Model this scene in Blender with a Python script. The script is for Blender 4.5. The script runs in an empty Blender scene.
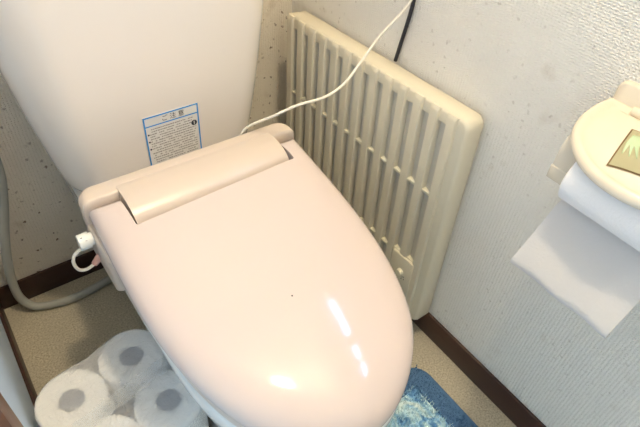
import bpy, bmesh, math, random
from mathutils import Vector, Matrix
random.seed(7)
S = bpy.context.scene
COL = S.collection
PI = math.pi

# ------------------------------------------------------------------ camera
cam_d = bpy.data.cameras.new('camera')
cam_d.sensor_width = 36.0
cam_d.lens = 540.0 / 640.0 * 36.0
cam_d.clip_start = 0.01
cam = bpy.data.objects.new('camera', cam_d)
COL.objects.link(cam)
cam.matrix_world = Matrix((
    (0.80400043, 0.36807295, -0.46701780, 0.0),
    (-0.59067299, 0.58480436, -0.55597597, 0.0),
    (0.06847433, 0.72285972, 0.68759370, 1.08),
    (0, 0, 0, 1)))
S.camera = cam

# ------------------------------------------------------------------ world, exposure
w = bpy.data.worlds.new('world'); S.world = w
w.use_nodes = True
w.node_tree.nodes['Background'].inputs['Color'].default_value = (0.64, 0.84, 1.0, 1)
w.node_tree.nodes['Background'].inputs['Strength'].default_value = 1.15
S.view_settings.view_transform = 'Standard'
S.view_settings.look = 'None'
S.view_settings.gamma = 1.0
S.view_settings.use_curve_mapping = False
S.view_settings.exposure = 0.15
LAMP_STRENGTH = 500.0
LAMP_COLOR = (1.0, 0.82, 0.56)
WINDOW_STRENGTH = 42.0
WINDOW_COLOR = (0.32, 0.56, 1.0)

# ------------------------------------------------------------------ materials
def mat(name, col, rough=0.5, var=0.0, scale=20.0, bump=0.0, bscale=200.0, spec=0.5, coat=0.0,
        col2=None, metallic=0.0, subsurf=0.0):
    m = bpy.data.materials.new(name); m.use_nodes = True
    nt = m.node_tree; b = nt.nodes['Principled BSDF']
    b.inputs['Roughness'].default_value = rough
    b.inputs['Specular IOR Level'].default_value = spec
    b.inputs['Coat Weight'].default_value = coat
    b.inputs['Coat Roughness'].default_value = 0.08
    b.inputs['Metallic'].default_value = metallic
    if subsurf:
        b.inputs['Subsurface Weight'].default_value = subsurf
        b.inputs['Subsurface Radius'].default_value = (0.01, 0.01, 0.01)
    tc = nt.nodes.new('ShaderNodeTexCoord')
    n = nt.nodes.new('ShaderNodeTexNoise'); n.inputs['Scale'].default_value = scale
    n.inputs['Detail'].default_value = 5
    nt.links.new(tc.outputs['Object'], n.inputs['Vector'])
    mx = nt.nodes.new('ShaderNodeMix'); mx.data_type = 'RGBA'
    c2 = col2 if col2 else tuple(max(0, c * (1 - var)) for c in col)
    mx.inputs['A'].default_value = (*col, 1); mx.inputs['B'].default_value = (*c2, 1)
    nt.links.new(n.outputs['Fac'], mx.inputs['Factor'])
    nt.links.new(mx.outputs['Result'], b.inputs['Base Color'])
    if bump:
        n2 = nt.nodes.new('ShaderNodeTexNoise'); n2.inputs['Scale'].default_value = bscale
        n2.inputs['Detail'].default_value = 3
        nt.links.new(tc.outputs['Object'], n2.inputs['Vector'])
        bp = nt.nodes.new('ShaderNodeBump'); bp.inputs['Strength'].default_value = bump
        bp.inputs['Distance'].default_value = 0.002
        nt.links.new(n2.outputs['Fac'], bp.inputs['Height'])
        nt.links.new(bp.outputs['Normal'], b.inputs['Normal'])
    return m

def ramp(nt, fac, stops):
    r = nt.nodes.new('ShaderNodeValToRGB')
    while len(r.color_ramp.elements) < len(stops): r.color_ramp.elements.new(0.5)
    for e, (p, c) in zip(r.color_ramp.elements, stops):
        e.position = p; e.color = (*c, 1) if len(c) == 3 else c
    nt.links.new(fac, r.inputs['Fac'])
    return r

def mixc(nt, fac, a, b, mode='MIX'):
    mx = nt.nodes.new('ShaderNodeMix'); mx.data_type = 'RGBA'; mx.blend_type = mode
    if hasattr(fac, 'is_linked'): nt.links.new(fac, mx.inputs['Factor'])
    else: mx.inputs['Factor'].default_value = fac
    for k, v in (('A', a), ('B', b)):
        if hasattr(v, 'is_linked'): nt.links.new(v, mx.inputs[k])
        else: mx.inputs[k].default_value = (*v, 1)
    return mx.outputs['Result']

def wallpaper(name, col, along, mould=1.0, vs=62, thr=0.50, spot=0.07):
    """embossed vinyl wallpaper: fine woven relief, faint blotches, mildew specks"""
    m = bpy.data.materials.new(name); m.use_nodes = True
    nt = m.node_tree; b = nt.nodes['Principled BSDF']
    b.inputs['Roughness'].default_value = 0.75
    b.inputs['Specular IOR Level'].default_value = 0.25
    tc = nt.nodes.new('ShaderNodeTexCoord')
    n = nt.nodes.new('ShaderNodeTexNoise'); n.inputs['Scale'].default_value = 7; n.inputs['Detail'].default_value = 4
    nt.links.new(tc.outputs['Object'], n.inputs['Vector'])
    base = mixc(nt, n.outputs['Fac'], col, tuple(c * 0.93 for c in col))
    # stains: soft brown smudges
    n3 = nt.nodes.new('ShaderNodeTexNoise'); n3.inputs['Scale'].default_value = 16; n3.inputs['Detail'].default_value = 6
    nt.links.new(tc.outputs['Object'], n3.inputs['Vector'])
    r3 = ramp(nt, n3.outputs['Fac'], [(0.62, (0, 0, 0)), (0.80, (0.35 * mould,) * 3)])
    base = mixc(nt, r3.outputs['Color'], base, (0.45, 0.33, 0.20))
    # specks: voronoi dots, thinned by a coarse noise
    v = nt.nodes.new('ShaderNodeTexVoronoi'); v.inputs['Scale'].default_value = vs
    nw = nt.nodes.new('ShaderNodeTexNoise'); nw.inputs['Scale'].default_value = 140; nw.inputs['Detail'].default_value = 2
    nt.links.new(tc.outputs['Object'], nw.inputs['Vector'])
    vm = nt.nodes.new('ShaderNodeVectorMath'); vm.operation = 'MULTIPLY_ADD'; vm.inputs[1].default_value = (0.010, 0.010, 0.010)
    nt.links.new(nw.outputs['Color'], vm.inputs[0]); nt.links.new(tc.outputs['Object'], vm.inputs[2])
    nt.links.new(vm.outputs[0], v.inputs['Vector'])
    rd = ramp(nt, v.outputs['Distance'], [(spot, (1, 1, 1)), (spot + 0.11, (0, 0, 0))])
    n4 = nt.nodes.new('ShaderNodeTexNoise'); n4.inputs['Scale'].default_value = 9; n4.inputs['Detail'].default_value = 2
    nt.links.new(tc.outputs['Object'], n4.inputs['Vector'])
    r4 = ramp(nt, n4.outputs['Fac'], [(thr, (0, 0, 0)), (thr + 0.12, (0.75 * mould,) * 3)])
    mu = nt.nodes.new('ShaderNodeMath'); mu.operation = 'MULTIPLY'
    nt.links.new(rd.outputs['Color'], mu.inputs[0]); nt.links.new(r4.outputs['Color'], mu.inputs[1])
    # random per-cell strength
    sx = nt.nodes.new('ShaderNodeSeparateColor'); nt.links.new(v.outputs['Color'], sx.inputs['Color'])
    mu2 = nt.nodes.new('ShaderNodeMath'); mu2.operation = 'MULTIPLY'
    nt.links.new(mu.outputs[0], mu2.inputs[0]); nt.links.new(sx.outputs['Red'], mu2.inputs[1])
    base = mixc(nt, mu2.outputs[0], base, (0.22, 0.14, 0.09))
    nt.links.new(base, b.inputs['Base Color'])
    # woven relief
    def wave(d, scale, dist):
        wv = nt.nodes.new('ShaderNodeTexWave'); wv.bands_direction = d; wv.inputs['Scale'].default_value = scale
        wv.inputs['Distortion'].default_value = dist; wv.inputs['Detail Scale'].default_value = 4.0; wv.inputs['Detail'].default_value = 1
        nt.links.new(tc.outputs['Object'], wv.inputs['Vector']); return wv.outputs['Fac']
    n5 = nt.nodes.new('ShaderNodeTexNoise'); n5.inputs['Scale'].default_value = 230; n5.inputs['Detail'].default_value = 2
    nt.links.new(tc.outputs['Object'], n5.inputs['Vector'])
    def math_(op, a, b):
        q = nt.nodes.new('ShaderNodeMath'); q.operation = op
        for k, v_ in enumerate((a, b)):
            if hasattr(v_, 'is_linked'): nt.links.new(v_, q.inputs[k])
            else: q.inputs[k].default_value = v_
        return q.outputs[0]
    weave = math_('ADD', math_('MULTIPLY', wave('Z', 76, 2.5), wave(along, 52, 2.5)), n5.outputs['Fac'])
    bp = nt.nodes.new('ShaderNodeBump'); bp.inputs['Strength'].default_value = 1.0; bp.inputs['Distance'].default_value = 0.0015
    nt.links.new(weave, bp.inputs['Height'])
    nt.links.new(bp.outputs['Normal'], b.inputs['Normal'])
    return m

def vinyl_floor():
    m = bpy.data.materials.new('speckled_vinyl'); m.use_nodes = True
    nt = m.node_tree; b = nt.nodes['Principled BSDF']
    b.inputs['Roughness'].default_value = 0.45
    tc = nt.nodes.new('ShaderNodeTexCoord')
    n = nt.nodes.new('ShaderNodeTexNoise'); n.inputs['Scale'].default_value = 260; n.inputs['Detail'].default_value = 3
    nt.links.new(tc.outputs['Object'], n.inputs['Vector'])
    r = ramp(nt, n.outputs['Fac'], [(0.34, (0.29, 0.255, 0.19)), (0.5, (0.52, 0.47, 0.36)), (0.68, (0.74, 0.68, 0.55))])
    n2 = nt.nodes.new('ShaderNodeTexNoise'); n2.inputs['Scale'].default_value = 14; n2.inputs['Detail'].default_value = 4
    nt.links.new(tc.outputs['Object'], n2.inputs['Vector'])
    c = mixc(nt, n2.outputs['Fac'], r.outputs['Color'], (0.44, 0.40, 0.31))
    nt.links.new(c, b.inputs['Base Color'])
    return m

def wood(name, c1, c2, rough=0.4):
    m = bpy.data.materials.new(name); m.use_nodes = True
    nt = m.node_tree; b = nt.nodes['Principled BSDF']; b.inputs['Roughness'].default_value = rough
    tc = nt.nodes.new('ShaderNodeTexCoord'); mp = nt.nodes.new('ShaderNodeMapping')
    mp.inputs['Scale'].default_value = (6, 6, 60)
    nt.links.new(tc.outputs['Object'], mp.inputs['Vector'])
    n = nt.nodes.new('ShaderNodeTexNoise'); n.inputs['Scale'].default_value = 2; n.inputs['Detail'].default_value = 6
    nt.links.new(mp.outputs['Vector'], n.inputs['Vector'])
    nt.links.new(mixc(nt, n.outputs['Fac'], c1, c2), b.inputs['Base Color'])
    return m

def emit(name, col, strength):
    m = bpy.data.materials.new(name); m.use_nodes = True
    nt = m.node_tree; nt.nodes.remove(nt.nodes['Principled BSDF'])
    e = nt.nodes.new('ShaderNodeEmission')
    tc = nt.nodes.new('ShaderNodeTexCoord'); n = nt.nodes.new('ShaderNodeTexNoise'); n.inputs['Scale'].default_value = 8
    nt.links.new(tc.outputs['Object'], n.inputs['Vector'])
    nt.links.new(mixc(nt, n.outputs['Fac'], col, tuple(c * 0.92 for c in col)), e.inputs['Color'])
    e.inputs['Strength'].default_value = strength
    nt.links.new(e.outputs[0], nt.nodes['Material Output'].inputs['Surface'])
    return m

def film(name, tint, clear, bump=0.6, bscale=70):
    """thin crinkled packaging film: partly clear, partly milky"""
    m = bpy.data.materials.new(name); m.use_nodes = True
    nt = m.node_tree; b = nt.nodes['Principled BSDF']
    b.inputs['Base Color'].default_value = (*tint, 1); b.inputs['Roughness'].default_value = 0.10
    b.inputs['Specular IOR Level'].default_value = 0.6
    tr = nt.nodes.new('ShaderNodeBsdfTransparent'); mx = nt.nodes.new('ShaderNodeMixShader')
    mx.inputs['Fac'].default_value = 1 - clear
    nt.links.new(tr.outputs[0], mx.inputs[1]); nt.links.new(b.outputs[0], mx.inputs[2])
    nt.links.new(mx.outputs[0], nt.nodes['Material Output'].inputs['Surface'])
    tc = nt.nodes.new('ShaderNodeTexCoord')
    n = nt.nodes.new('ShaderNodeTexNoise'); n.inputs['Scale'].default_value = bscale; n.inputs['Detail'].default_value = 4
    n.inputs['Distortion'].default_value = 1.2
    nt.links.new(tc.outputs['Object'], n.inputs['Vector'])
    bp = nt.nodes.new('ShaderNodeBump'); bp.inputs['Strength'].default_value = bump; bp.inputs['Distance'].default_value = 0.004
    nt.links.new(n.outputs['Fac'], bp.inputs['Height']); nt.links.new(bp.outputs['Normal'], b.inputs['Normal'])
    return m

def mat_pile():
    m = bpy.data.materials.new('patterned_blue_pile'); m.use_nodes = True
    nt = m.node_tree; b = nt.nodes['Principled BSDF']; b.inputs['Roughness'].default_value = 0.95
    tc = nt.nodes.new('ShaderNodeTexCoord')
    n = nt.nodes.new('ShaderNodeTexNoise'); n.inputs['Scale'].default_value = 22; n.inputs['Detail'].default_value = 3
    n.inputs['Distortion'].default_value = 1.5
    nt.links.new(tc.outputs['Object'], n.inputs['Vector'])
    r = ramp(nt, n.outputs['Fac'], [(0.34, (0.16, 0.37, 0.64)), (0.42, (0.34, 0.60, 0.80)), (0.50, (0.60, 0.82, 0.90)), (0.62, (0.78, 0.90, 0.90))])
    nt.links.new(r.outputs['Color'], b.inputs['Base Color'])
    return m

M = {}
M['wall_r'] = wallpaper('woven_wallpaper_side', (0.93, 0.895, 0.83), 'Y', 0.9, 58, 0.42, 0.10)
M['wall_b'] = wallpaper('woven_wallpaper_back', (0.93, 0.86, 0.74), 'X', 1.3, 64, 0.30, 0.13)  # same wallpaper, tinted warmer: bounced lamp light put into the colour
M['wall_l'] = wallpaper('woven_wallpaper_door_side', (0.74, 0.86, 1.0), 'Y', 0.3)  # same wallpaper, tinted pale blue: cool daylight put into the colour
M['ceil'] = mat('ceiling_paper', (0.93, 0.92, 0.88), 0.8, 0.05, 10, 0.3, 200)
M['floor'] = vinyl_floor()
M['skirt'] = wood('dark_stained_wood', (0.062, 0.025, 0.016), (0.034, 0.013, 0.009), 0.45)
M['jamb'] = wood('reddish_door_wood', (0.22, 0.085, 0.035), (0.15, 0.05, 0.02), 0.4)
M['ceramic'] = mat('glazed_cream_ceramic', (0.90, 0.83, 0.76), 0.16, 0.02, 4, coat=0.2)
M['lid'] = mat('cream_seat_plastic', (0.645, 0.55, 0.515), 0.08, 0.015, 6, spec=0.35)
M['body'] = mat('cream_unit_plastic', (0.63, 0.535, 0.455), 0.28, 0.015, 6)
M['bowl'] = mat('glazed_bowl_ceramic', (0.78, 0.77, 0.74), 0.12, 0.02, 4)
M['dark'] = mat('dark_gap', (0.03, 0.03, 0.03), 0.8)
M['panel'] = mat('ivory_enamel', (0.72, 0.66, 0.52), 0.42, 0.04, 12)
M['panel_in'] = mat('ivory_enamel_inner', (0.66, 0.62, 0.54), 0.5, 0.06, 30)  # greyer copy of the casing enamel: slot shade put into the colour
M['ivory'] = mat('ivory_plastic', (0.86, 0.80, 0.62), 0.3, 0.02, 10)
M['cover'] = mat('cream_holder_plastic', (0.74, 0.66, 0.535), 0.22, 0.02, 8)
M['white'] = mat('white_plastic', (0.85, 0.86, 0.84), 0.35, 0.03, 20)
M['cordw'] = mat('cream_cord_sheath', (0.85, 0.80, 0.70), 0.4, 0.03, 20)
M['cordb'] = mat('black_cord_sheath', (0.02, 0.022, 0.03), 0.4, 0.03, 20)
M['hose'] = mat('grey_hose_sheath', (0.42, 0.43, 0.40), 0.45, 0.1, 25)
M['pink'] = mat('faded_pink_rubber', (0.72, 0.40, 0.32), 0.5, 0.08, 40)
M['paper'] = mat('soft_tissue_paper', (0.92, 0.90, 0.90), 0.95, 0.03, 30, 0.35, 320, spec=0.1)
M['paper_pack'] = mat('white_tissue_paper', (0.93, 0.93, 0.90), 0.95, 0.03, 30, 0.35, 320, spec=0.1)
M['core'] = mat('grey_core_and_hole_shade', (0.34, 0.38, 0.47), 0.9, 0.75, 330, 0.5, 300)  # roll cores, and the painted shade on discs in the pack's holes
M['film'] = film('crinkled_clear_film', (0.98, 0.99, 1.0), 0.63, 0.9, 190)
M['seam'] = film('milky_film_seam', (0.93, 0.98, 1.0), 0.76, 0.5, 60)
M['label_w'] = mat('label_white', (0.84, 0.82, 0.78), 0.45, 0.03, 40)
M['label_b'] = mat('label_blue', (0.05, 0.30, 0.72), 0.45, 0.03, 40)
M['ink'] = mat('label_ink', (0.03, 0.03, 0.04), 0.6, 0.1, 40)
M['ink_soft'] = mat('label_small_print', (0.42, 0.38, 0.35), 0.6, 0.3, 300)
M['brown'] = mat('sticker_brown', (0.30, 0.20, 0.08), 0.5, 0.1, 40)
M['sticker'] = mat('sticker_ground', (0.74, 0.70, 0.45), 0.5, 0.1, 60)
M['leaf'] = mat('sticker_leaf', (0.50, 0.64, 0.40), 0.5, 0.1, 60)
M['mat_edge'] = mat('dark_blue_pile', (0.13, 0.26, 0.47), 0.95, 0.35, 60, 0.8, 500, spec=0.1)
M['mat_pile'] = mat_pile()
M['lampglow'] = emit('warm_lamp_glass', LAMP_COLOR, LAMP_STRENGTH)
M['winglow'] = emit('daylit_frosted_pane', WINDOW_COLOR, WINDOW_STRENGTH)
M['alu'] = mat('window_aluminium', (0.7, 0.7, 0.7), 0.35, 0.05, 20, metallic=0.8)

# ------------------------------------------------------------------ helpers
def obj(name, bm, material, parent=None, smooth=40):
    me = bpy.data.meshes.new(name)
    bmesh.ops.recalc_face_normals(bm, faces=bm.faces)
    bm.to_mesh(me); bm.free()
    me.materials.append(M[material] if isinstance(material, str) else material)
    if smooth:
        for p in me.polygons: p.use_smooth = True
        me.set_sharp_from_angle(angle=math.radians(smooth))
    o = bpy.data.objects.new(name, me); COL.objects.link(o)
    if parent is not None: o.parent = parent; 
    return o

def rebase(o):
    """put a parentless mesh's origin at its base centre"""
    me = o.data
    xs = [v.co.x for v in me.vertices]; ys = [v.co.y for v in me.vertices]; zs = [v.co.z for v in me.vertices]
    c = Vector(((min(xs) + max(xs)) / 2, (min(ys) + max(ys)) / 2, min(zs)))
    me.transform(Matrix.Translation(-c)); o.location = c
    return o

def thing(name, label, cat, loc=(0, 0, 0), group=None):
    o = bpy.data.objects.new(name, None); COL.objects.link(o)
    o.location = loc; o.empty_display_size = 0.05
    o['label'] = label; o['category'] = cat
    if group: o['group'] = group
    return o

def part(name, bm, material, parent, smooth=40):
    """part given in world coordinates, under a thing (or part of a thing)"""
    o = obj(name, bm, material, None, smooth)
    off = Vector((0, 0, 0)); p = parent
    while p is not None:
        off += p.location; p = p.parent
    o.data.transform(Matrix.Translation(-off))
    o.parent = parent
    return o

def tag(o, label, cat, group=None):
    o['label'] = label; o['category'] = cat
    if group: o['group'] = group
    return o

def struct(name, bm, m, label=None, cat=None, smooth=30):
    o = obj(name, bm, m, None, smooth); o['kind'] = 'structure'
    if label: o['label'] = label
    if cat: o['category'] = cat
    return o

def box(bm, x0, x1, y0, y1, z0, z1, bev=0.0, seg=2):
    r = bmesh.ops.create_cube(bm, size=1.0)
    vs = r['verts']
    for v in vs:
        v.co = Vector((x0 + (v.co.x + 0.5) * (x1 - x0), y0 + (v.co.y + 0.5) * (y1 - y0), z0 + (v.co.z + 0.5) * (z1 - z0)))
    if bev:
        es = list({e for v in vs for e in v.link_edges})
        bmesh.ops.bevel(bm, geom=es, offset=bev, segments=seg, profile=0.5, affect='EDGES')
    return bm

def B(*a, **k):
    return box(bmesh.new(), *a, **k)

def loft(bm, rings, cap0=True, cap1=True):
    vr = [[bm.verts.new(p) for p in r] for r in rings]
    n = len(rings[0])
    for a, b in zip(vr, vr[1:]):
        for i in range(n):
            bm.faces.new((a[i], a[(i + 1) % n], b[(i + 1) % n], b[i]))
    if cap0: bm.faces.new(vr[0])
    if cap1: bm.faces.new(list(reversed(vr[-1])))
    return bm

def catmull(pts, sub=8):
    P = [Vector(p) for p in pts]; P = [2 * P[0] - P[1]] + P + [2 * P[-1] - P[-2]]
    out = []
    for i in range(1, len(P) - 2):
        a, b, c, d = P[i - 1:i + 3]
        for k in range(sub):
            t = k / sub
            out.append(0.5 * ((2 * b) + (c - a) * t + (2 * a - 5 * b + 4 * c - d) * t * t + (3 * b - a - 3 * c + d) * t ** 3))
    out.append(P[-2])
    return out

def tube(bm, pts, r, n=12, smooth_sub=8):
    path = catmull(pts, smooth_sub) if smooth_sub else [Vector(p) for p in pts]
    rings = []
    up = Vector((0.13, 0.31, 0.94))
    for i, p in enumerate(path):
        t = (path[min(i + 1, len(path) - 1)] - path[max(i - 1, 0)]).normalized()
        a = t.cross(up)
        if a.length < 1e-4: a = t.cross(Vector((1, 0, 0)))
        a.normalize(); b = t.cross(a); up = a.cross(t) if a.cross(t).dot(up) > 0 else -a.cross(t)
        rings.append([p + r * (math.cos(2 * PI * k / n) * a + math.sin(2 * PI * k / n) * b) for k in range(n)])
    return loft(bm, rings)

def cyl(bm, c0, c1, r0, r1=None, n=24):
    r1 = r0 if r1 is None else r1
    c0 = Vector(c0); c1 = Vector(c1); t = (c1 - c0).normalized()
    a = t.orthogonal().normalized(); b = t.cross(a)
    return loft(bm, [[c + r * (math.cos(2 * PI * k / n) * a + math.sin(2 * PI * k / n) * b) for k in range(n)] for c, r in ((c0, r0), (c1, r1))])

def rrect(x0, x1, y0, y1, rad, z, seg=6):
    """rounded rectangle ring, rad = one radius or (x0y0, x1y0, x1y1, x0y1)"""
    if not hasattr(rad, '__len__'): rad = (rad,) * 4
    out = []
    for (cx, cy, r, a0) in ((x0 + rad[0], y0 + rad[0], rad[0], PI), (x1 - rad[1], y0 + rad[1], rad[1], 1.5 * PI),
                            (x1 - rad[2], y1 - rad[2], rad[2], 0), (x0 + rad[3], y1 - rad[3], rad[3], PI / 2)):
        for k in range(seg + 1):
            a = a0 + PI / 2 * k / seg
            out.append(Vector((cx + r * math.cos(a), cy + r * math.sin(a), z)))
    return out

def boolean_cut(o, cutter):
    md = o.modifiers.new('cut', 'BOOLEAN'); md.operation = 'DIFFERENCE'; md.object = cutter; md.solver = 'EXACT'
    dg = bpy.context.evaluated_depsgraph_get()
    me = bpy.data.meshes.new_from_object(o.evaluated_get(dg))
    o.modifiers.clear(); old = o.data; o.data = me; me.name = old.name
    bpy.data.meshes.remove(old)
    bpy.data.objects.remove(cutter)
    me.set_sharp_from_angle(angle=math.radians(35))

# ------------------------------------------------------------------ the room
XL, XR, YF, YB, ZC = -0.094, 0.707, -0.60, 1.012, 2.30
T = 0.10
struct('floor', B(XL - T, XR + T, YF - T, YB + T, -0.08, 0.0), 'floor')
struct('ceiling', B(XL - T, XR + T, YF - T, YB + T, ZC, ZC + 0.08), 'ceil')
struct('wall_back', B(XL - T, XR + T, YB, YB + T, 0, ZC), 'wall_b')
struct('wall_front', B(XL - T, XR + T, YF - T, YF, 0, ZC), 'wall_r')
# right wall with a window opening above the heater
WY0, WY1, WZ0, WZ1 = 0.07, 0.53, 1.235, 1.355
bm = bmesh.new()
box(bm, XR, XR + T, YF, WY0, 0, ZC); box(bm, XR, XR + T, WY1, YB, 0, ZC)
box(bm, XR, XR + T, WY0, WY1, 0, WZ0); box(bm, XR, XR + T, WY0, WY1, WZ1, ZC)
struct('wall_right', bm, 'wall_r')
# left wall with the doorway the picture is taken from
DY0, DY1, DZ = -0.40, 0.44, 2.0
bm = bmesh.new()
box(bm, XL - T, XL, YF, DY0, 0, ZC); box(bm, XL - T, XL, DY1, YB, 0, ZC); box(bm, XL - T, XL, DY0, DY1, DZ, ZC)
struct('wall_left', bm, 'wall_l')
# door casing
dr = bpy.data.objects.new('trim_1', None); COL.objects.link(dr); dr.location = (XL, DY1, 0); dr['kind'] = 'structure'
for nm, a in (('jamb', (XL - T - 0.01, XL + 0.008, DY1 - 0.02, DY1 + 0.030, 0, DZ + 0.03)),
              ('jamb', (XL - T - 0.01, XL + 0.008, DY0 - 0.03, DY0 + 0.02, 0, DZ + 0.03)),
              ('head', (XL - T - 0.01, XL + 0.008, DY0 + 0.02, DY1 - 0.02, DZ - 0.02, DZ + 0.03))):
    part(nm, B(*a, bev=0.003), 'jamb', dr)
# window
wn = bpy.data.objects.new('window_1', None); COL.objects.link(wn); wn.location = (XR, (WY0 + WY1) / 2, WZ0); wn['kind'] = 'structure'
bm = bmesh.new(); fr = 0.02
for a in ((WY0, WY0 + fr, WZ0, WZ1), (WY1 - fr, WY1, WZ0, WZ1), (WY0 + fr, WY1 - fr, WZ0, WZ0 + fr), (WY0 + fr, WY1 - fr, WZ1 - fr, WZ1),
          (0.195, 0.230, WZ0 + fr, WZ1 - fr), (0.305, 0.355, WZ0 + fr, WZ1 - fr)):
    box(bm, XR + 0.02, XR + 0.055, *a)
part('window_frame', bm, 'alu', wn)
for a in ((WY0 + fr, 0.195), (0.230, 0.305), (0.355, WY1 - fr)):
    part('pane', B(XR + 0.034, XR + 0.04, a[0], a[1], WZ0 + fr, WZ1 - fr), 'winglow', wn)
# baseboards
BH = 0.068
struct('baseboard_back', B(XL, XR, 1.005, YB, 0, BH, bev=0.002), 'skirt')
struct('baseboard_right', B(0.6993, XR, YF, 1.005, 0, BH, bev=0.002), 'skirt')
struct('baseboard_left', B(XL, -0.087, DY1 + 0.03, 1.005, 0, BH, bev=0.002), 'skirt')

# ------------------------------------------------------------------ ceiling lamp (above the frame)
LAMPX, LAMPY = 0.40, 0.30
def ceiling_lamp(x, y, label, glow, r=0.075):
    lp = thing('ceiling_lamp', label, 'lamp', (x, y, 2.19))
    part('base', cyl(bmesh.new(), (x, y, 2.26), (x, y, 2.30), 0.075), 'white', lp)
    bm = bmesh.new(); bmesh.ops.create_uvsphere(bm, u_segments=24, v_segments=14, radius=r)
    for v in bm.verts: v.co = Vector((x + v.co.x, y + v.co.y, 2.225 + v.co.z * 0.55))
    part('globe', bm, glow, lp)
ceiling_lamp(0.46, 0.27, 'round warm glowing ceiling lamp above the toilet', 'lampglow', 0.052)

# ------------------------------------------------------------------ toilet
AX = 0.2866
toilet = thing('toilet', 'cream toilet with closed lid and washing seat unit under its tall tank', 'toilet', (AX, 0.60, 0))

# tank: rounded section, narrowing towards the bottom
def tank_ring(hw, yf, z, rad=0.080, yb=1.0):
    return rrect(AX - hw, AX + hw + 0.0165, yf, yb, (rad, 0.055, 0.02, 0.02), z, 10)
prof = [(0.375, 0.150, 0.830), (0.378, 0.160, 0.818), (0.386, 0.170, 0.808), (0.400, 0.176, 0.8015), (0.43, 0.182, 0.800), (0.47, 0.1895, 0.7995),
        (0.52, 0.198, 0.799), (0.58, 0.2065, 0.7985), (0.66, 0.216, 0.798), (0.76, 0.2235, 0.797), (0.86, 0.227, 0.796)]
tank = part('tank', loft(bmesh.new(), [tank_ring(h, y, z) for z, h, y in prof]), 'ceramic', toilet, 50)
tprof = [(0.862, 0.232, 0.790), (0.865, 0.235, 0.786), (0.885, 0.235, 0.786), (0.893, 0.228, 0.793), (0.896, 0.215, 0.806)]
part('tank_lid', loft(bmesh.new(), [tank_ring(h, y, z) for z, h, y in tprof]), 'ceramic', toilet, 50)

# warning label on the tank front
LX0, LX1, LZ0, LZ1, LY = 0.2495, 0.3545, 0.400, 0.5335, 0.7985
lab = part('warning_label', B(LX0, LX1, LY - 0.0006, LY + 0.0010, LZ0, LZ1), 'label_w', tank, 0)
lab['label'] = 'white paper label with a blue border and small print'
bm = bmesh.new(); bw = 0.0026; yy = (LY - 0.0010, LY - 0.0005)
for a in ((LX0, LX0 + bw, LZ0, LZ1), (LX1 - bw, LX1, LZ0, LZ1), (LX0 + bw, LX1 - bw, LZ1 - bw, LZ1), (LX0 + bw, LX1 - bw, LZ0, LZ0 + bw),
          (LX0 + bw, LX1 - bw, LZ1 - 0.0205, LZ1 - 0.0183)):
    box(bm, a[0], a[1], yy[0], yy[1], a[2], a[3])
part('label_border', bm, 'label_b', tank, 0)

def text_bm(body, size, x, y, z, axis='front', extrude=0.0):
    """lettering as a mesh; 'front' faces -y, read along +x"""
    cu = bpy.data.curves.new('lettering', 'FONT'); cu.body = body; cu.size = size
    cu.align_x = 'CENTER'; cu.align_y = 'CENTER'; cu.resolution_u = 3
    to = bpy.data.objects.new('lettering', cu); COL.objects.link(to)
    dg = bpy.context.evaluated_depsgraph_get()
    me = bpy.data.meshes.new_from_object(to.evaluated_get(dg))
    bpy.data.objects.remove(to); bpy.data.curves.remove(cu)
    me.transform(Matrix.Translation((x, y, z)) @ Matrix.Rotation(PI / 2, 4, 'X'))
    b = bmesh.new(); b.from_mesh(me); bpy.data.meshes.remove(me)
    return b

part('label_title', text_bm('ご 注 意', 0.0125, (LX0 + LX1) / 2 + 0.003, LY - 0.0011, LZ1 - 0.0110), 'ink', tank, 0)
# illegible small print: rows of short broken strokes
bm = bmesh.new()
zz = LZ1 - 0.0265; row = 0
while zz > LZ0 + 0.006:
    x = LX0 + (0.012 if row < 2 else 0.0085); xe = LX1 - (0.012 if row < 2 else (0.016 if row < 4 else 0.007))
    while x < xe:
        l = random.uniform(0.0018, 0.0042)
        if random.random() < 0.85:
            box(bm, x, min(x + l, xe), LY - 0.0010, LY - 0.0005, zz - random.uniform(0.0006, 0.0011), zz + random.uniform(0.0006, 0.0011))
        x += l + random.uniform(0.0006, 0.0014)
    zz -= 0.0052; row += 1
part('small_print', bm, 'ink_soft', tank, 0)
bm = bmesh.new()
for z in (LZ1 - 0.0365, LZ1 - 0.0520, LZ1 - 0.0680):
    cyl(bm, (LX0 + 0.0060, LY - 0.0005, z), (LX0 + 0.0060, LY - 0.0011, z), 0.0017, n=12)
part('bullet_marks', bm, 'ink', tank, 0)
mc = (LX1 - 0.0105, LZ1 - 0.0390)
part('warning_mark', cyl(bmesh.new(), (mc[0], LY - 0.0005, mc[1]), (mc[0], LY - 0.0012, mc[1]), 0.0056, n=24), 'ink', tank, 0)
bm = B(mc[0] - 0.0008, mc[0] + 0.0008, LY - 0.0016, LY - 0.0011, mc[1] - 0.0012, mc[1] + 0.0038)
box(bm, mc[0] - 0.0008, mc[0] + 0.0008, LY - 0.0016, LY - 0.0011, mc[1] - 0.0038, mc[1] - 0.0022)
part('exclamation_point', bm, 'label_w', tank, 0)

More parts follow.
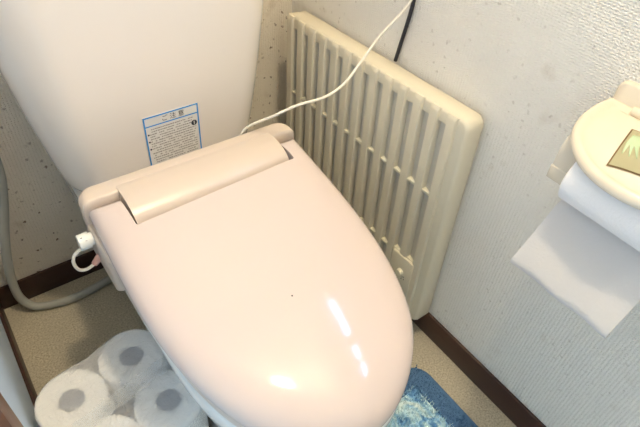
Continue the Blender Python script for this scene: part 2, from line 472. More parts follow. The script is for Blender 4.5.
# bowl and foot
def bowl_ring(hw, yf, yr, z, ex=2.3, n=48):
    """egg outline: straight flanks at the back, round at the front"""
    yc = yf + (yr - yf) * 0.42
    out = []
    for k in range(n):
        a = 2 * PI * k / n
        c, s = math.cos(a), math.sin(a)
        e = ex if s < 0 else 4.0
        x = AX + hw * math.copysign(abs(c) ** (2 / e), c)
        y = yc + (yc - yf if s < 0 else yr - yc) * math.copysign(abs(s) ** (2 / e), s)
        out.append(Vector((x, y, z)))
    return out
bm = loft(bmesh.new(), [bowl_ring(0.118, 0.30, 0.86, 0.0), bowl_ring(0.118, 0.30, 0.86, 0.03), bowl_ring(0.105, 0.33, 0.86, 0.10),
                        bowl_ring(0.110, 0.32, 0.86, 0.18), bowl_ring(0.135, 0.27, 0.86, 0.26), bowl_ring(0.160, 0.225, 0.86, 0.32),
                        bowl_ring(0.172, 0.205, 0.86, 0.36), bowl_ring(0.174, 0.20, 0.86, 0.385), bowl_ring(0.168, 0.207, 0.85, 0.392)])
part('bowl', bm, 'bowl', toilet, 60)
bm = loft(bmesh.new(), [rrect(AX - 0.14, AX + 0.14, 0.66, 0.99, 0.03, 0.25), rrect(AX - 0.165, AX + 0.165, 0.66, 0.995, 0.03, 0.32), rrect(AX - 0.168, AX + 0.168, 0.66, 0.995, 0.03, 0.376)])
part('tank_shelf', bm, 'bowl', toilet, 50)

# lid outline (half widths against depth), swung a touch to the left of the axis
YR, YT = 0.660, 0.180
HW = [(0.660, 0.187), (0.60, 0.1885), (0.54, 0.1895), (0.47, 0.188), (0.41, 0.1825), (0.36, 0.1735), (0.31, 0.1585), (0.27, 0.140), (0.238, 0.115), (0.211, 0.084), (0.193, 0.053), (0.183, 0.025)]
SW = math.radians(0.9)
def swing(p):
    dx, dy = p.x - AX, p.y - 0.64
    return Vector((AX + dx * math.cos(SW) - dy * -math.sin(SW), 0.64 + dx * -math.sin(SW) + dy * math.cos(SW), p.z))
def outline(hwscale=0.0, yr=YR, yt_off=0.0, n=6):
    """closed ring: rear-left corner, down the left flank, tip, up the right flank"""
    half = []
    for (y, h) in HW: half.append(Vector((h - hwscale, y + yt_off * (YR - y) / (YR - YT), 0)))
    half.append(Vector((0.0, YT + yt_off, 0)))
    mir = [Vector((-p.x, p.y, 0)) for p in reversed(half[:-1])]
    full = catmull(half + mir, n)
    return full
OUT = outline()
def lid_z(y): return 0.512 - (0.660 - y) * 0.150
def lid_rings():
    cx, cy = 0.0, 0.44
    rings = []
    # (inset, height against the sloping top plane)
    for d, h in ((0.004, -0.036), (0.0008, -0.033), (0.0, -0.027), (0.0012, -0.0200), (0.0048, -0.0130), (0.0110, -0.0072), (0.0200, -0.0030),
                 (0.034, 0.0004), (0.055, 0.0028), (0.085, 0.0045), (0.12, 0.0055)):
        ring = []
        for p in OUT:
            v = Vector((p.x - cx, p.y - cy, 0)); L = v.length
            q = Vector((cx, cy, 0)) + v * max(0.0, (L - d)) / L
            # the front lip rolls over more softly than the flanks
            soft = max(0.0, (0.30 - p.y) / 0.13)
            hh = h * (1 + 0.25 * soft) if h < 0 else h
            # back end is cut straight: no roll at the hinge
            if p.y > 0.655 and h < -0.001 and abs(p.x) < 0.17: hh = h
            ring.append(swing(Vector((AX + q.x, q.y, lid_z(q.y) + hh))))
        rings.append(ring)
    return rings
rings = lid_rings()
bm = loft(bmesh.new(), rings, True, False)
# close the crown with a centre fan
last = [v for v in bm.verts][-len(OUT):]
c = bm.verts.new(swing(Vector((AX, 0.44, lid_z(0.44) + 0.0062))))
for i in range(len(last)): bm.faces.new((last[i], last[(i + 1) % len(last)], c))
lid = part('lid', bm, 'lid', toilet, 60)
bm = B(0.1475, 0.4345, 0.598, 0.80, 0.40, 0.60)
for v in bm.verts:
    if v.co.y < 0.7: v.co.y = 0.5885 if v.co.x < 0.3 else 0.5990
bmesh.ops.bevel(bm, geom=[e for e in bm.edges if abs(e.verts[0].co.z - e.verts[1].co.z) > 0.1], offset=0.004, segments=2, profile=0.5, affect='EDGES')
cut = obj('cutter', bm, 'lid')
cut.location = (0, 0, 0)
bpy.context.view_layer.update()
boolean_cut(lid, cut)
part('speck', cyl(bmesh.new(), (0.2789, 0.3755, lid_z(0.3755) + 0.0035), (0.2789, 0.3755, lid_z(0.3755) + 0.0064), 0.0012, n=10), 'dark', lid, 0)

# seat ring under the lid
bm = bmesh.new()
sr = []
for d, z in ((0.008, 0.397), (0.003, 0.400), (0.003, 0.409), (0.008, 0.413)):
    ring = []
    for p in OUT:
        v = Vector((p.x, p.y - 0.44, 0)); L = v.length
        q = v * (L - d - 0.012 * max(0.0, min(1.0, (p.y - 0.27) / 0.2))) / L
        ring.append(swing(Vector((AX + q.x, 0.44 + q.y, z))))
    sr.append(ring)
part('seat', loft(bm, sr), 'body', toilet, 50)

# rolled rim of the bowl under the seat
rr_ = []
for d, z in ((0.016, 0.396), (0.005, 0.3955), (0.002, 0.390), (0.002, 0.368), (0.006, 0.345), (0.018, 0.318), (0.038, 0.290)):
    ring = []
    for p in OUT:
        v = Vector((p.x, p.y - 0.44, 0)); L = v.length
        q = v * (L - d - 0.012 * max(0.0, min(1.0, (p.y - 0.27) / 0.2))) / L
        ring.append(swing(Vector((AX + q.x, 0.44 + q.y, z))))
    rr_.append(ring)
part('bowl_rim', loft(bmesh.new(), rr_), 'bowl', toilet, 50)

# washing unit behind the lid: deck, raised back rim and the round barrel the lid hinges on
BX0, BX1 = 0.0935, 0.4800
unit = part('seat_unit', loft(bmesh.new(), [rrect(BX0 + 0.004, BX1 - 0.004, 0.576, 0.703, (0.006, 0.006, 0.022, 0.022), 0.396), rrect(BX0, BX1, 0.572, 0.705, (0.008, 0.008, 0.024, 0.024), 0.402),
            rrect(BX0, BX1, 0.572, 0.705, (0.008, 0.008, 0.024, 0.024), 0.466), rrect(BX0 + 0.003, BX1 - 0.003, 0.575, 0.703, (0.008, 0.008, 0.024, 0.024), 0.470)]), 'body', toilet, 40)
rim = []
for d, z in ((0, 0.455), (0, 0.496), (0.0012, 0.5040), (0.0045, 0.5098), (0.0095, 0.5122)):
    rim.append(rrect(BX0 + d, BX1 - d, 0.6635 + d * 0.5, 0.705 - d, (0.004, 0.004, 0.024 - d * 0.6, 0.024 - d * 0.6), z, 8))
part('back_rim', loft(bmesh.new(), rim), 'body', unit, 60)
pr = [(0.690, 0.450), (0.690, 0.5070), (0.680, 0.5120), (0.668, 0.5140), (0.655, 0.5150), (0.642, 0.5142), (0.628, 0.5106), (0.616, 0.5046), (0.6075, 0.4965), (0.6030, 0.4840), (0.6030, 0.450)]
bm = loft(bmesh.new(), [[Vector((x, y - dy * max(0, (0.668 - y) / 0.065), z)) for y, z in pr] for x, dy in ((0.1515, 0.0085), (0.4305, -0.001))])
part('hinge_barrel', bm, 'body', unit, 40)

# control knob on the unit's left flank, with its thin tube
kn = (0.0862, 0.650, 0.4538)
bm = cyl(bmesh.new(), (0.096, kn[1], kn[2]), (0.0885, kn[1], kn[2]), 0.0105)
cyl(bm, (0.0885, kn[1], kn[2]), (0.0720, kn[1], kn[2]), 0.0135, 0.0128)
knob = part('drain_knob', bm, 'white', unit, 40)
bm = bmesh.new()
for a, xx in ((0.75, 0.083), (1.25, 0.0775)):
    # printed graduation strokes around the knob
    y = kn[1] - math.cos(a) * 0.0128; z = kn[2] + math.sin(a) * 0.0128
    box(bm, xx - 0.0018, xx + 0.0012, y - 0.0004, y + 0.0004, z - 0.0005, z + 0.0005)
part('knob_marks', bm, 'ink', unit, 0)
part('drain_tube', tube(bmesh.new(), [(0.0800, 0.650, 0.4430), (0.0700, 0.650, 0.4400), (0.0600, 0.650, 0.4320), (0.0560, 0.650, 0.4180), (0.0595, 0.650, 0.4010),
     (0.0700, 0.650, 0.3945), (0.0825, 0.650, 0.3985), (0.0915, 0.650, 0.4060)], 0.0027, 10), 'cordw', unit)
bm = cyl(bmesh.new(), (0.0840, 0.650, 0.3990), (0.0975, 0.650, 0.4120), 0.0050, 0.0068, 14)
part('tube_cap', bm, 'pink', unit)

# ------------------------------------------------------------------ panel heater on the right wall
PY0, PY1, PZ0, PZ1, PXF, PXB = 0.425, 0.955, 0.058, 0.592, 0.656, 0.699
heater = thing('panel_heater', 'ivory ribbed panel heater standing against the right wall beside the toilet', 'heater', (0.684, (PY0 + PY1) / 2 - 0.0115, PZ0))
def rr_yz(y0, y1, z0, z1, r, x, seg=6):
    return [Vector((x, p.x, p.y)) for p in rrect(y0, y1, z0, z1, r, 0, seg)]
def ringed(bm, outer, inner):
    """flat ring faces between two rings with the same count"""
    n = len(outer)
    for i in range(n): bm.faces.new((outer[i], outer[(i + 1) % n], inner[(i + 1) % n], inner[i]))
# casing: open-faced tray with a rounded lip
bm = bmesh.new()
iy0, iy1, iz0, iz1 = PY0 + 0.042, PY1 - 0.020, PZ0 + 0.030, PZ1 - 0.026
lv = [(PXB, 0.004, 0.016), (PXB - 0.004, 0.0, 0.018), (PXF + 0.008, 0.0, 0.018), (PXF + 0.002, 0.0025, 0.016), (PXF, 0.007, 0.012)]
rs = [[bm.verts.new(p) for p in rr_yz(PY0 + d, PY1 - d, PZ0 + d, PZ1 - d, r, x)] for x, d, r in lv]
rs.append([bm.verts.new(p) for p in rr_yz(iy0, iy1, iz0, iz1, 0.004, PXF)])
rs.append([bm.verts.new(p) for p in rr_yz(iy0, iy1, iz0, iz1, 0.004, PXB - 0.018)])
for a, b in zip(rs, rs[1:]): ringed(bm, a, b)
bm.faces.new(rs[0]); bm.faces.new(rs[-1])
part('casing', bm, 'panel', heater, 50)
NS = 12
pitch = (0.923 - 0.4835) / (NS - 1)
slot_y = [0.9185 - pitch * i for i in range(NS)]          # slot centres, far to near
sw = 0.0185
rib_me = None
def rib_bm(w):
    r = []
    for z, k in ((0.0, 0.25), (0.006, 1), (0.5195, 1), (0.5245, 0.75), (0.5290, 0.0)):
        pr_ = [(-w / 2, 0.0), (-w / 2 + 0.0008, -0.0032 * k - 0.0003), (-w / 2 + 0.0024, -0.0050 * k - 0.0005), (w / 2 - 0.0024, -0.0050 * k - 0.0005), (w / 2 - 0.0008, -0.0032 * k - 0.0003), (w / 2, 0.0), (w / 2, 0.0220), (-w / 2, 0.0220)]
        r.append([Vector((dx, dy, z)) for dy, dx in pr_])
    return loft(bmesh.new(), r)
wr = pitch - sw
def add_rib(y):
    global rib_me
    if rib_me is None:
        o = obj('rib', rib_bm(wr), 'panel', None, 30); rib_me = o.data
    else:
        o = bpy.data.objects.new('rib', rib_me); COL.objects.link(o)
    o.parent = heater
    o.location = Vector((PXF, y, PZ0 + 0.003)) - heater.location
for i in range(NS + 1):
    add_rib(slot_y[0] + pitch / 2 - pitch * i)
# slot floors, leaning back so that the far side of each slot is deeper
fl_me = None
for i, y in enumerate(slot_y):
    if fl_me is None:
        b = bmesh.new()
        vs = [b.verts.new(p) for p in ((0.0000, -sw / 2 - 0.002, iz0), (0.0080, sw / 2 + 0.002, iz0), (0.0080, sw / 2 + 0.002, iz1), (0.0000, -sw / 2 - 0.002, iz1),
                                       (0.0215, -sw / 2 - 0.002, iz0), (0.0218, sw / 2 + 0.002, iz0), (0.0218, sw / 2 + 0.002, iz1), (0.0215, -sw / 2 - 0.002, iz1))]
        for f in ((0, 1, 2, 3), (4, 5, 6, 7), (0, 1, 5, 4), (1, 2, 6, 5), (2, 3, 7, 6), (3, 0, 4, 7)): b.faces.new([vs[k] for k in f])
        o = obj('louvre', b, 'panel_in', None, 0); fl_me = o.data
    else:
        o = bpy.data.objects.new('louvre', fl_me); COL.objects.link(o)
    o.parent = heater; o.location = Vector((PXF, y, 0)) - heater.location
cb_me = None
for zc in (0.412, 0.214):
    for i, y in enumerate(slot_y):
        if zc < 0.3 and i >= 10: z = zc + 0.010
        else: z = zc
        if cb_me is None:
            o = obj('crosspiece', box(bmesh.new(), -0.0030, 0.020, -sw / 2 - 0.001, sw / 2 + 0.001, -0.0028, 0.0028, bev=0.0008), 'ivory', None, 40); cb_me = o.data
        else:
            o = bpy.data.objects.new('crosspiece', cb_me); COL.objects.link(o)
        o.parent = heater; o.location = Vector((PXF, y, z)) - heater.location
cp = part('control_plate', B(PXF - 0.0085, PXF + 0.002, 0.462, 0.527, 0.104, 0.224, bev=0.004), 'panel', heater)
bm = cyl(bmesh.new(), (PXF - 0.008, 0.492, 0.181), (PXF - 0.0165, 0.492, 0.181), 0.0085, 0.0075)
part('dial', bm, 'ivory', cp)
bm = bmesh.new()
for a, b_ in ((0.480, 0.173), (0.484, 0.170), (0.479, 0.166), (0.486, 0.163)):
    box(bm, PXF - 0.0092, PXF - 0.0082, a - 0.0008, a + 0.0008, b_ - 0.0012, b_ + 0.0012)
part('scale_marks', bm, 'ink', cp, 0)
TILT = math.radians(-2.0)                  # it stands a little askew
for y, zb in ((PY0 + 0.07, -0.0655), (PY1 - 0.07, -0.0485)):
    part('foot', B(PXF - 0.002, PXB - 0.010, y - 0.020, y + 0.020, PZ0 + zb, PZ0 + 0.012, bev=0.003), 'panel', heater)
heater.rotation_euler = (TILT, 0, 0)
heater.location.y -= 0.017
# ------------------------------------------------------------------ cords
c = rebase(obj('power_cord', tube(bmesh.new(), [(0.7015, 0.600, 0.90), (0.6970, 0.6100, 0.80), (0.685, 0.6325, 0.716), (0.64, 0.6440, 0.6640), (0.60, 0.640, 0.628), (0.56, 0.6330, 0.5985), (0.52, 0.6353, 0.5815), (0.47, 0.6440, 0.5765),
      (0.435, 0.668, 0.552), (0.405, 0.7060, 0.5170), (0.392, 0.7160, 0.488), (0.385, 0.7180, 0.455), (0.384, 0.7085, 0.440)], 0.0024, 10), 'cordw'))
tag(c, 'thin cream power cord hanging in front of the panel heater to the toilet seat', 'cord')
c = rebase(obj('heater_cord', tube(bmesh.new(), [(0.7025, 0.625, 0.90), (0.7025, 0.636, 0.78), (0.7020, 0.6400, 0.70), (0.7015, 0.6520, 0.62), (0.7015, 0.656, 0.594)], 0.0036, 10), 'cordb'))
tag(c, 'black cord running down the wall behind the panel heater', 'cord')

# wall outlet the cords run to (just above the frame)
ot = thing('wall_outlet', 'ivory double wall outlet above the panel heater', 'outlet', (XR, 0.61, 0.865))
part('cover_plate', B(XR - 0.007, XR, 0.575, 0.645, 0.865, 0.985, bev=0.003), 'ivory', ot)
part('socket', B(XR - 0.010, XR - 0.006, 0.588, 0.632, 0.885, 0.965, bev=0.002), 'white', ot)

# ------------------------------------------------------------------ water hose on the floor
c = rebase(obj('water_hose', tube(bmesh.new(), [(0.030, 0.975, 0.62), (0.022, 0.972, 0.50), (0.018, 0.970, 0.395), (0.001, 0.972, 0.315), (-0.018, 0.975, 0.245), (-0.036, 0.978, 0.165), (-0.046, 0.980, 0.090), (-0.044, 0.976, 0.040), (-0.024, 0.965, 0.012),
      (0.010, 0.952, 0.0100), (0.050, 0.944, 0.0100), (0.095, 0.946, 0.0100), (0.140, 0.953, 0.0100), (0.20, 0.962, 0.010), (0.26, 0.965, 0.010)], 0.0095, 14), 'hose'))
tag(c, 'thick grey water hose curling down to the floor by the back baseboard', 'hose')

# ------------------------------------------------------------------ wrapped pack of toilet rolls by the left wall
RC = [(-0.0265, 0.5545), (0.0850, 0.5775), (0.1030, 0.4660), (-0.0085, 0.4430)]
RR, RHT = 0.0563, 0.110
def roll_bm():
    b = bmesh.new(); n = 40
    def circ(r, z): return [Vector((r * math.cos(2 * PI * k / n), r * math.sin(2 * PI * k / n), z)) for k in range(n)]
    rs_ = [circ(0.0205, 0.0), circ(RR - 0.003, 0.0), circ(RR, 0.003), circ(RR, RHT - 0.003), circ(RR - 0.0010, RHT - 0.0010), circ(RR - 0.003, RHT), circ(0.040, RHT + 0.0004), circ(0.0235, RHT - 0.0006), circ(0.0205, RHT - 0.002)]
    vr = [[b.verts.new(p) for p in r] for r in rs_]
    vr.append(vr[0])
    for a, c_ in zip(vr, vr[1:]): ringed(b, a, c_)
    return b
def core_bm():
    b = bmesh.new(); n = 28
    def circ(r, z): return [Vector((r * math.cos(2 * PI * k / n), r * math.sin(2 * PI * k / n), z)) for k in range(n)]
    rs_ = [circ(0.0188, 0.001), circ(0.0205, 0.001), circ(0.0205, RHT - 0.003), circ(0.0188, RHT - 0.003)]
    vr = [[b.verts.new(p) for p in r] for r in rs_]; vr.append(vr[0])
    for a, c_ in zip(vr, vr[1:]): ringed(b, a, c_)
    return b
def hole_shade_bm():  # added disc: its grey stands for the shaded open core under hazy film
    """flat disc in the core hole, a little below the rim"""
    b = bmesh.new(); n = 28
    return loft(b, [[Vector((0.0187 * math.cos(2 * PI * k / n), 0.0187 * math.sin(2 * PI * k / n), z)) for k in range(n)] for z in (RHT - 0.014, RHT - 0.009)])
where = ['left corner, nearest the left wall', 'back corner, nearest the back wall', 'tucked under the toilet lid', 'front corner, cut off by photo edge']
proto = None
for layer, z0 in ((1, 0.114), (0, 0.002)):
    for i, (x, y) in enumerate(RC):
        if proto is None:
            r = obj('toilet_roll', roll_bm(), 'paper_pack', None, 50); k = obj('cardboard_core', core_bm(), 'core', r, 50)
            e = obj('hole_shade', hole_shade_bm(), 'core', r, 50)
            proto = (r.data, k.data, e.data)
        else:
            r = bpy.data.objects.new('toilet_roll', proto[0]); COL.objects.link(r)
            k = bpy.data.objects.new('cardboard_core', proto[1]); COL.objects.link(k); k.parent = r
            e = bpy.data.objects.new('hole_shade', proto[2]); COL.objects.link(e); e.parent = r
        r.location = (x, y, z0)
        if layer: tag(r, 'upper white toilet roll in the pack, ' + where[i], 'toilet roll', 'wrapped toilet rolls')
        else: tag(r, 'toilet roll in the hidden bottom layer of the wrapped pack', 'toilet roll', 'wrapped toilet rolls')
# film wrap: hull of the four rolls
def hull(pts):
    pts = sorted(set(pts)); 
    def half(ps):
        h = []
        for p in ps:
            while len(h) >= 2 and (h[-1][0] - h[-2][0]) * (p[1] - h[-2][1]) - (h[-1][1] - h[-2][1]) * (p[0] - h[-2][0]) <= 0: h.pop()
            h.append(p)
        return h[:-1]
    return half(pts) + half(pts[::-1])
cp_ = []
for x, y in RC:
    for k in range(32): cp_.append((round(x + (RR + 0.0012) * math.cos(2 * PI * k / 32), 6), round(y + (RR + 0.0012) * math.sin(2 * PI * k / 32), 6)))
H = hull(cp_)
def resample(P, n):
    P = [Vector((a, b)) for a, b in P]; P.append(P[0]); L = [0]
    for a, b in zip(P, P[1:]): L.append(L[-1] + (b - a).length)
    out = []
    for k in range(n):
        s = L[-1] * k / n
        j = max(i for i in range(len(L) - 1) if L[i] <= s)
        t = (s - L[j]) / (L[j + 1] - L[j]); out.append(P[j].lerp(P[j + 1], t))
    return out
H = resample(H, 96)
cx_ = sum(p.x for p in H) / 96; cy_ = sum(p.y for p in H) / 96
def sag(p):
    """film dips in the waist between two rolls"""
    d = min((Vector(c_) - p).length for c_ in RC) - RR - 0.0012
    return max(0.0, d)
rs_ = []
ZT = 0.114 + RHT + 0.0022
for s, z in ((0, 0.0015), (0, 0.06), (0, 0.113), (0, 0.16), (0, ZT - 0.008), (0.0015, ZT - 0.0025), (0.005, ZT)):
    ring = []
    for p in H:
        v = Vector((cx_, cy_)) - p; q = p + v.normalized() * (s + 0.25 * sag(p))
        ring.append(Vector((q.x, q.y, z)))
    rs_.append(ring)
for s in [1 - 0.032 * k for k in range(1, 31)]:
    ring = []
    for p in rs_[6]:
        q = Vector((cx_ + (p.x - cx_) * s, cy_ + (p.y - cy_) * s))
        dd = min((Vector(c_) - q).length for c_ in RC)
        dip = 0.0012 * max(0, min(1, (dd - RR) / 0.02))
        ring.append(Vector((q.x, q.y, ZT + random.uniform(-0.0012, 0.0018) - dip)))
    rs_.append(ring)
wrap = thing('plastic_wrap', 'clear crinkled plastic film wrapped around the pack of toilet rolls', 'plastic wrap', (cx_, cy_, 0.0))
part('film_sleeve', loft(bmesh.new(), rs_, False, True), 'film', wrap, 60)
# milky seam along the top, between the two rows
mA = (Vector(RC[0]) + Vector(RC[3])) / 2; mB = (Vector(RC[1]) + Vector(RC[2])) / 2
d = (mB - mA).normalized(); nrm = Vector((-d.y, d.x))
bm = bmesh.new(); N = 30
top = []
for k in range(N + 1):
    t = -0.058 + ((mB - mA).length + 0.116) * k / N
    wd = 0.014 + 0.0015 * math.sin(k * 1.3)
    c_ = mA + d * t
    row_ = []
    for s in (-1, -0.33, 0.33, 1):
        q = c_ + nrm * s * wd
        row_.append((bm.verts.new((q.x, q.y, ZT + 0.0018 + random.uniform(0, 0.0012))), bm.verts.new((q.x, q.y, ZT + 0.0012))))
    top.append(row_)
for a, b in zip(top, top[1:]):
    for j in range(3):
        bm.faces.new((a[j][0], a[j + 1][0], b[j + 1][0], b[j][0]))
part('film_seam', bm, 'seam', wrap, 60)

# ------------------------------------------------------------------ blue toilet mat
mt = thing('toilet_mat', 'blue pile toilet mat with light blue pattern and dark blue border', 'mat', (0.285, 0.05, 0.0))
MX0, MX1, MY0, MY1 = -0.055, 0.626, -0.25, 0.357
NX0, NX1, NY = 0.155, 0.418, 0.285      # cut-out around the foot
def mat_ring(off, z):
    """U outline, inset by off"""
    o = []
    a = rrect(MX0 + off, MX1 - off, MY0 + off, MY1 - off, max(0.006, 0.045 - off), z, 5)
    # insert the notch in the rear edge (y = MY1): between corner 3 (x1y1) and corner 4 (x0y1)
    r3 = a[:18]; r4 = a[18:]
    x1, x0, yb_ = NX1 + off, NX0 - off, NY - off
    notch = [Vector((x1, MY1 - off, z)), Vector((x1, yb_ + 0.03, z)), Vector((x1 - 0.03 - off * 0.3, yb_, z)), Vector(((x0 + x1) / 2, yb_ - 0.004, z)), Vector((x0 + 0.03 + off * 0.3, yb_, z)), Vector((x0, yb_ + 0.03, z)), Vector((x0, MY1 - off, z))]
    return r3 + notch + r4
bm = bmesh.new()
lv = [(0.0, 0.001), (-0.002, 0.005), (0.0, 0.010), (0.006, 0.0125), (0.046, 0.0125), (0.050, 0.006)]
vr = [[bm.verts.new(p) for p in mat_ring(o_, z)] for o_, z in lv]
for a, b in zip(vr, vr[1:]): ringed(bm, a, b)
bm.faces.new(vr[0])
part('border', bm, 'mat_edge', mt, 50)
bm = bmesh.new()
vs = [bm.verts.new(p) for p in mat_ring(0.046, 0.009)]
bm.faces.new(vs)
part('backing', bm, 'mat_pile', mt, 0)
# tufted pile: short leaning blades on the patterned field, longer where the pattern is pale
def inside(x, y, off):
    if not (MX0 + off < x < MX1 - off and MY0 + off < y < MY1 - off): return False
    return not (NX0 - off < x < NX1 + off and y > NY - off)
verts, faces = [], []
for _ in range(26000):
    x = random.uniform(MX0, MX1); y = random.uniform(-0.06, MY1)
    if not inside(x, y, 0.044): continue
    h = random.uniform(0.004, 0.008) + 0.005 * (math.sin(x * 70 + math.sin(y * 50) * 2) * math.sin(y * 62) > 0.1)
    a = random.uniform(0, PI); wd = random.uniform(0.0012, 0.0022)
    lx, ly = random.uniform(-0.004, 0.004), random.uniform(-0.004, 0.004)
    i0 = len(verts); z0 = 0.0085
    for k in range(3):
        an = a + k * 2.094
        verts.append((x + wd * math.cos(an), y + wd * math.sin(an), z0))
    verts.append((x + lx, y + ly, z0 + h))
    faces += [(i0, i0 + 1, i0 + 3), (i0 + 1, i0 + 2, i0 + 3), (i0 + 2, i0, i0 + 3)]
me = bpy.data.meshes.new('pile'); me.from_pydata(verts, [], faces); me.materials.append(M['mat_pile'])
o = bpy.data.objects.new('pile', me); COL.objects.link(o)
me.transform(Matrix.Translation(-mt.location)); o.parent = mt; o['kind'] = 'stuff'
verts, faces = [], []
for _ in range(30000):
    x = random.uniform(MX0, MX1); y = random.uniform(-0.06, MY1)
    if not inside(x, y, 0.009) or inside(x, y, 0.048): continue
    h = random.uniform(0.003, 0.006); a = random.uniform(0, PI); wd = random.uniform(0.0010, 0.0018)
    i0 = len(verts)
    for k in range(3):
        an = a + k * 2.094
        verts.append((x + wd * math.cos(an), y + wd * math.sin(an), 0.0115))
    verts.append((x + random.uniform(-.002, .002), y + random.uniform(-.002, .002), 0.0115 + h))
    faces += [(i0, i0 + 1, i0 + 3), (i0 + 1, i0 + 2, i0 + 3), (i0 + 2, i0, i0 + 3)]
me = bpy.data.meshes.new('border_pile'); me.from_pydata(verts, [], faces); me.materials.append(M['mat_edge'])
o = bpy.data.objects.new('border_pile', me); COL.objects.link(o)
me.transform(Matrix.Translation(-mt.location)); o.parent = mt; o['kind'] = 'stuff'

# ------------------------------------------------------------------ paper holder on the right wall
HY = 0.160
hold = thing('paper_holder', 'cream plastic toilet paper holder with round hinged cover on the right wall', 'paper holder', (XR, HY, 0.60))
# wall plate
bm = loft(bmesh.new(), [rr_yz(HY - 0.098, HY + 0.098, 0.615, 0.755, 0.012, XR), rr_yz(HY - 0.098, HY + 0.098, 0.615, 0.755, 0.012, XR - 0.006), rr_yz(HY - 0.095, HY + 0.095, 0.618, 0.752, 0.010, XR - 0.009)])
part('wall_plate', bm, 'cover', hold, 50)
# side arms
for s in (-1, 1):
    y0, y1 = (HY + 0.0660, HY + 0.099) if s > 0 else (HY - 0.099, HY - 0.0905)
    a = [Vector((p.x, 0, p.y)) for p in rrect(0.618, 0.700, 0.625, 0.700, (0.020, 0.006, 0.006, 0.030), 0, 6)]
    bm = loft(bmesh.new(), [[Vector((p.x, y, p.z)) for p in a] for y in (y0, y1)])
    box(bm, 0.6165, 0.640, y0 - 0.0015, y1 + 0.0015, 0.627, 0.648, bev=0.0015)
    part('arm', bm, 'cover', hold, 50)
# cover: rounded shield, gently domed, rolled rim
def cover_z(x): 
    t = (XR - x) / 0.15
    return 0.7235 - 0.012 * t - 0.020 * t * t * t
half = [(0.700, 0.101), (0.675, 0.1035), (0.645, 0.1020), (0.619, 0.0955), (0.597, 0.081), (0.580, 0.059), (0.570, 0.032)]
pts = [Vector((x, HY + h, 0)) for x, h in half] + [Vector((0.5665, HY, 0))] + [Vector((x, HY - h, 0)) for x, h in reversed(half)]
CO = catmull(pts, 6)
bm = bmesh.new(); rs_ = []
cc = Vector((0.645, HY, 0))
for d_, h in ((0.006, -0.006), (0.001, -0.006), (0.0, -0.004), (0.0, -0.0005), (0.0015, 0.0030), (0.005, 0.0050), (0.0095, 0.0040), (0.014, 0.0000), (0.020, -0.0012), (0.030, 0.0022), (0.05, 0.0055), (0.07, 0.0065)):
    ring = []
    for p in CO:
        v = p - cc; L = v.length; q = cc + v * max(0.05 * L, L - d_) / L
        ring.append(Vector((q.x, q.y, cover_z(q.x) + h)))
    rs_.append(ring)
loft(bm, rs_, True, True)
cover = part('cover', bm, 'cover', hold, 60)
part('cover_hinge', cyl(bmesh.new(), (XR - 0.010, HY - 0.066, 0.7250), (XR - 0.010, HY + 0.066, 0.7250), 0.0070), 'cover', hold, 50)
# sticker on the cover: brown frame, yellow-green ground with a pale leaf
SA = math.radians(12.8)
def on_sticker(u, v):
    """u runs away from the front edge, v towards the near side, both from the sticker's front far corner"""
    return Vector((0.591 + u * math.cos(SA) + v * math.sin(SA), 0.1885 + u * math.sin(SA) - v * math.cos(SA)))
COVER_H = [(0.0, 0.0), (0.005, 0.0050), (0.0095, 0.0040), (0.014, 0.0), (0.020, -0.0012), (0.030, 0.0022), (0.05, 0.0055), (0.07, 0.0065), (0.2, 0.0065)]
def cover_top(q):
    """height of the cover's upper face under a point"""
    v = q - cc.xy; best = min(CO, key=lambda p: (p.xy - cc.xy).angle(v) if v.length > 1e-6 else 0)
    d = max(0.0, (best.xy - cc.xy).length - v.length)
    for (a, ha), (b, hb) in zip(COVER_H, COVER_H[1:]):
        if d <= b: return cover_z(q.x) + ha + (hb - ha) * (d - a) / (b - a)
    return cover_z(q.x) + 0.0065
def sticker_sheet(u0, u1, v0, v1, lift, n=6):
    b = bmesh.new(); g = []
    for i in range(n + 1):
        row_ = []
        for j in range(n + 1):
            q = on_sticker(u0 + (u1 - u0) * i / n, v0 + (v1 - v0) * j / n)
            row_.append(b.verts.new((q.x, q.y, cover_top(q) + lift)))
        g.append(row_)
    for a, c_ in zip(g, g[1:]):
        for j in range(n): b.faces.new((a[j], a[j + 1], c_[j + 1], c_[j]))
    bmesh.ops.solidify(b, geom=b.faces[:], thickness=0.0003)
    return b
part('sticker_frame', sticker_sheet(0, 0.066, 0, 0.066, 0.0009, 12), 'brown', cover, 0)
part('sticker', sticker_sheet(0.0018, 0.0642, 0.0018, 0.0642, 0.0013, 12), 'sticker', cover, 0)
bm = bmesh.new()
for k in range(9):
    a = math.radians(2 + 10.75 * k); L = 0.050 - 0.0022 * abs(k - 4)
    dv = Vector((math.cos(a), math.sin(a))); nv = Vector((-dv.y, dv.x))
    vsx = []
    for t, wd in ((0.15, 0.0005), (0.55, 0.0024), (1.0, 0.0004)):
        for e in (-1, 1):
            q0 = Vector((0.006, 0.006)) + dv * L * t + nv * wd * e
            q = on_sticker(0.066 - q0.x, q0.y)
            vsx.append(bm.verts.new((q.x, q.y, cover_top(q) + 0.0021)))
    bm.faces.new((vsx[0], vsx[1], vsx[3], vsx[2])); bm.faces.new((vsx[2], vsx[3], vsx[5], vsx[4]))
part('sticker_leaf', bm, 'leaf', cover, 0)

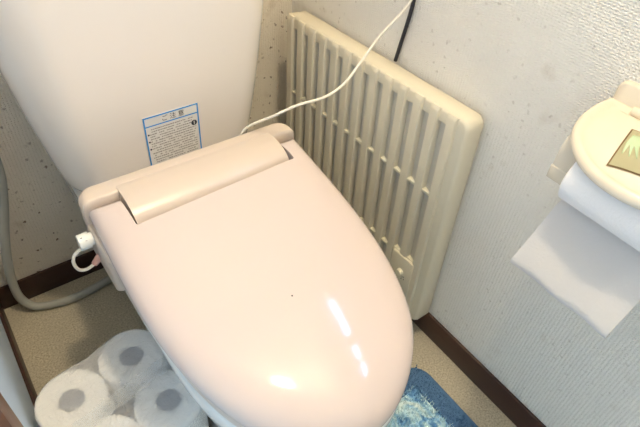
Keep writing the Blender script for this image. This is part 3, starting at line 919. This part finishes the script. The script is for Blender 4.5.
# the roll in the holder with its hanging sheet
RX, RZ, RRAD, RW = 0.6160, 0.6600, 0.0395, 0.0712
roll = thing('paper_roll', 'white toilet roll in the wall holder with a long sheet hanging down', 'toilet roll', (RX, HY - 0.0085, RZ - RRAD))
yc = HY - 0.0085
bm = bmesh.new(); n = 48
def circ_y(r, y): return [Vector((RX + r * math.cos(2 * PI * k / n), y, RZ + r * math.sin(2 * PI * k / n))) for k in range(n)]
vr = [[bm.verts.new(p) for p in circ_y(r, y)] for r, y in ((0.020, yc - RW), (RRAD - 0.003, yc - RW), (RRAD, yc - RW + 0.002), (RRAD, yc + RW - 0.002), (RRAD - 0.003, yc + RW), (0.020, yc + RW))]
vr.append(vr[0])
for a, b in zip(vr, vr[1:]): ringed(bm, a, b)
part('roll', bm, 'paper', roll, 50)
bm = bmesh.new()
vr = [[bm.verts.new(p) for p in circ_y(r, y)] for r, y in ((0.0185, yc - RW), (0.0202, yc - RW), (0.0202, yc + RW), (0.0185, yc + RW))]; vr.append(vr[0])
for a, b in zip(vr, vr[1:]): ringed(bm, a, b)
part('cardboard_core', bm, 'core', roll, 50)
part('spindle', cyl(bmesh.new(), (RX, HY - 0.0900, RZ), (RX, HY + 0.0655, RZ), 0.009), 'ivory', roll)
# sheet: comes off underneath the roll, hangs, swings out and curls under at the bottom
path = []
for k in range(9):
    a = math.radians(350 - 80 * k / 8); path.append((RX + (RRAD + 0.0012) * math.cos(a), RZ + (RRAD + 0.0012) * math.sin(a)))
SX, SZ = path[-1]
path += [(p.x, p.z) for p in catmull([(SX, 0, SZ), (SX - 0.009, 0, SZ - 0.008), (SX - 0.0145, 0, SZ - 0.020), (SX - 0.0225, 0, SZ - 0.040), (SX - 0.037, 0, SZ - 0.064), (SX - 0.0535, 0, SZ - 0.083),
          (SX - 0.0605, 0, SZ - 0.093), (SX - 0.0610, 0, SZ - 0.101), (SX - 0.0555, 0, SZ - 0.1055), (SX - 0.0465, 0, SZ - 0.1045)], 4)][1:]
bm = bmesh.new(); g = []
nsh = 14
for i, (x, z) in enumerate(path):
    rowv = []
    for j in range(nsh + 1):
        hw_ = RW + 0.0055 * max(0, min(1, (i - 8) / 14)); y = yc - hw_ + 2 * hw_ * j / nsh
        wv_ = 0.0016 * math.sin(j * 0.9 + i * 0.12) * max(0, min(1, (i - 9) / 12))
        rowv.append(bm.verts.new((x + wv_, y, z)))
    g.append(rowv)
for a, b in zip(g, g[1:]):
    for j in range(nsh): bm.faces.new((a[j], a[j + 1], b[j + 1], b[j]))
ex = bmesh.ops.solidify(bm, geom=bm.faces[:], thickness=0.0006)
part('hanging_sheet', bm, 'paper', roll, 60)
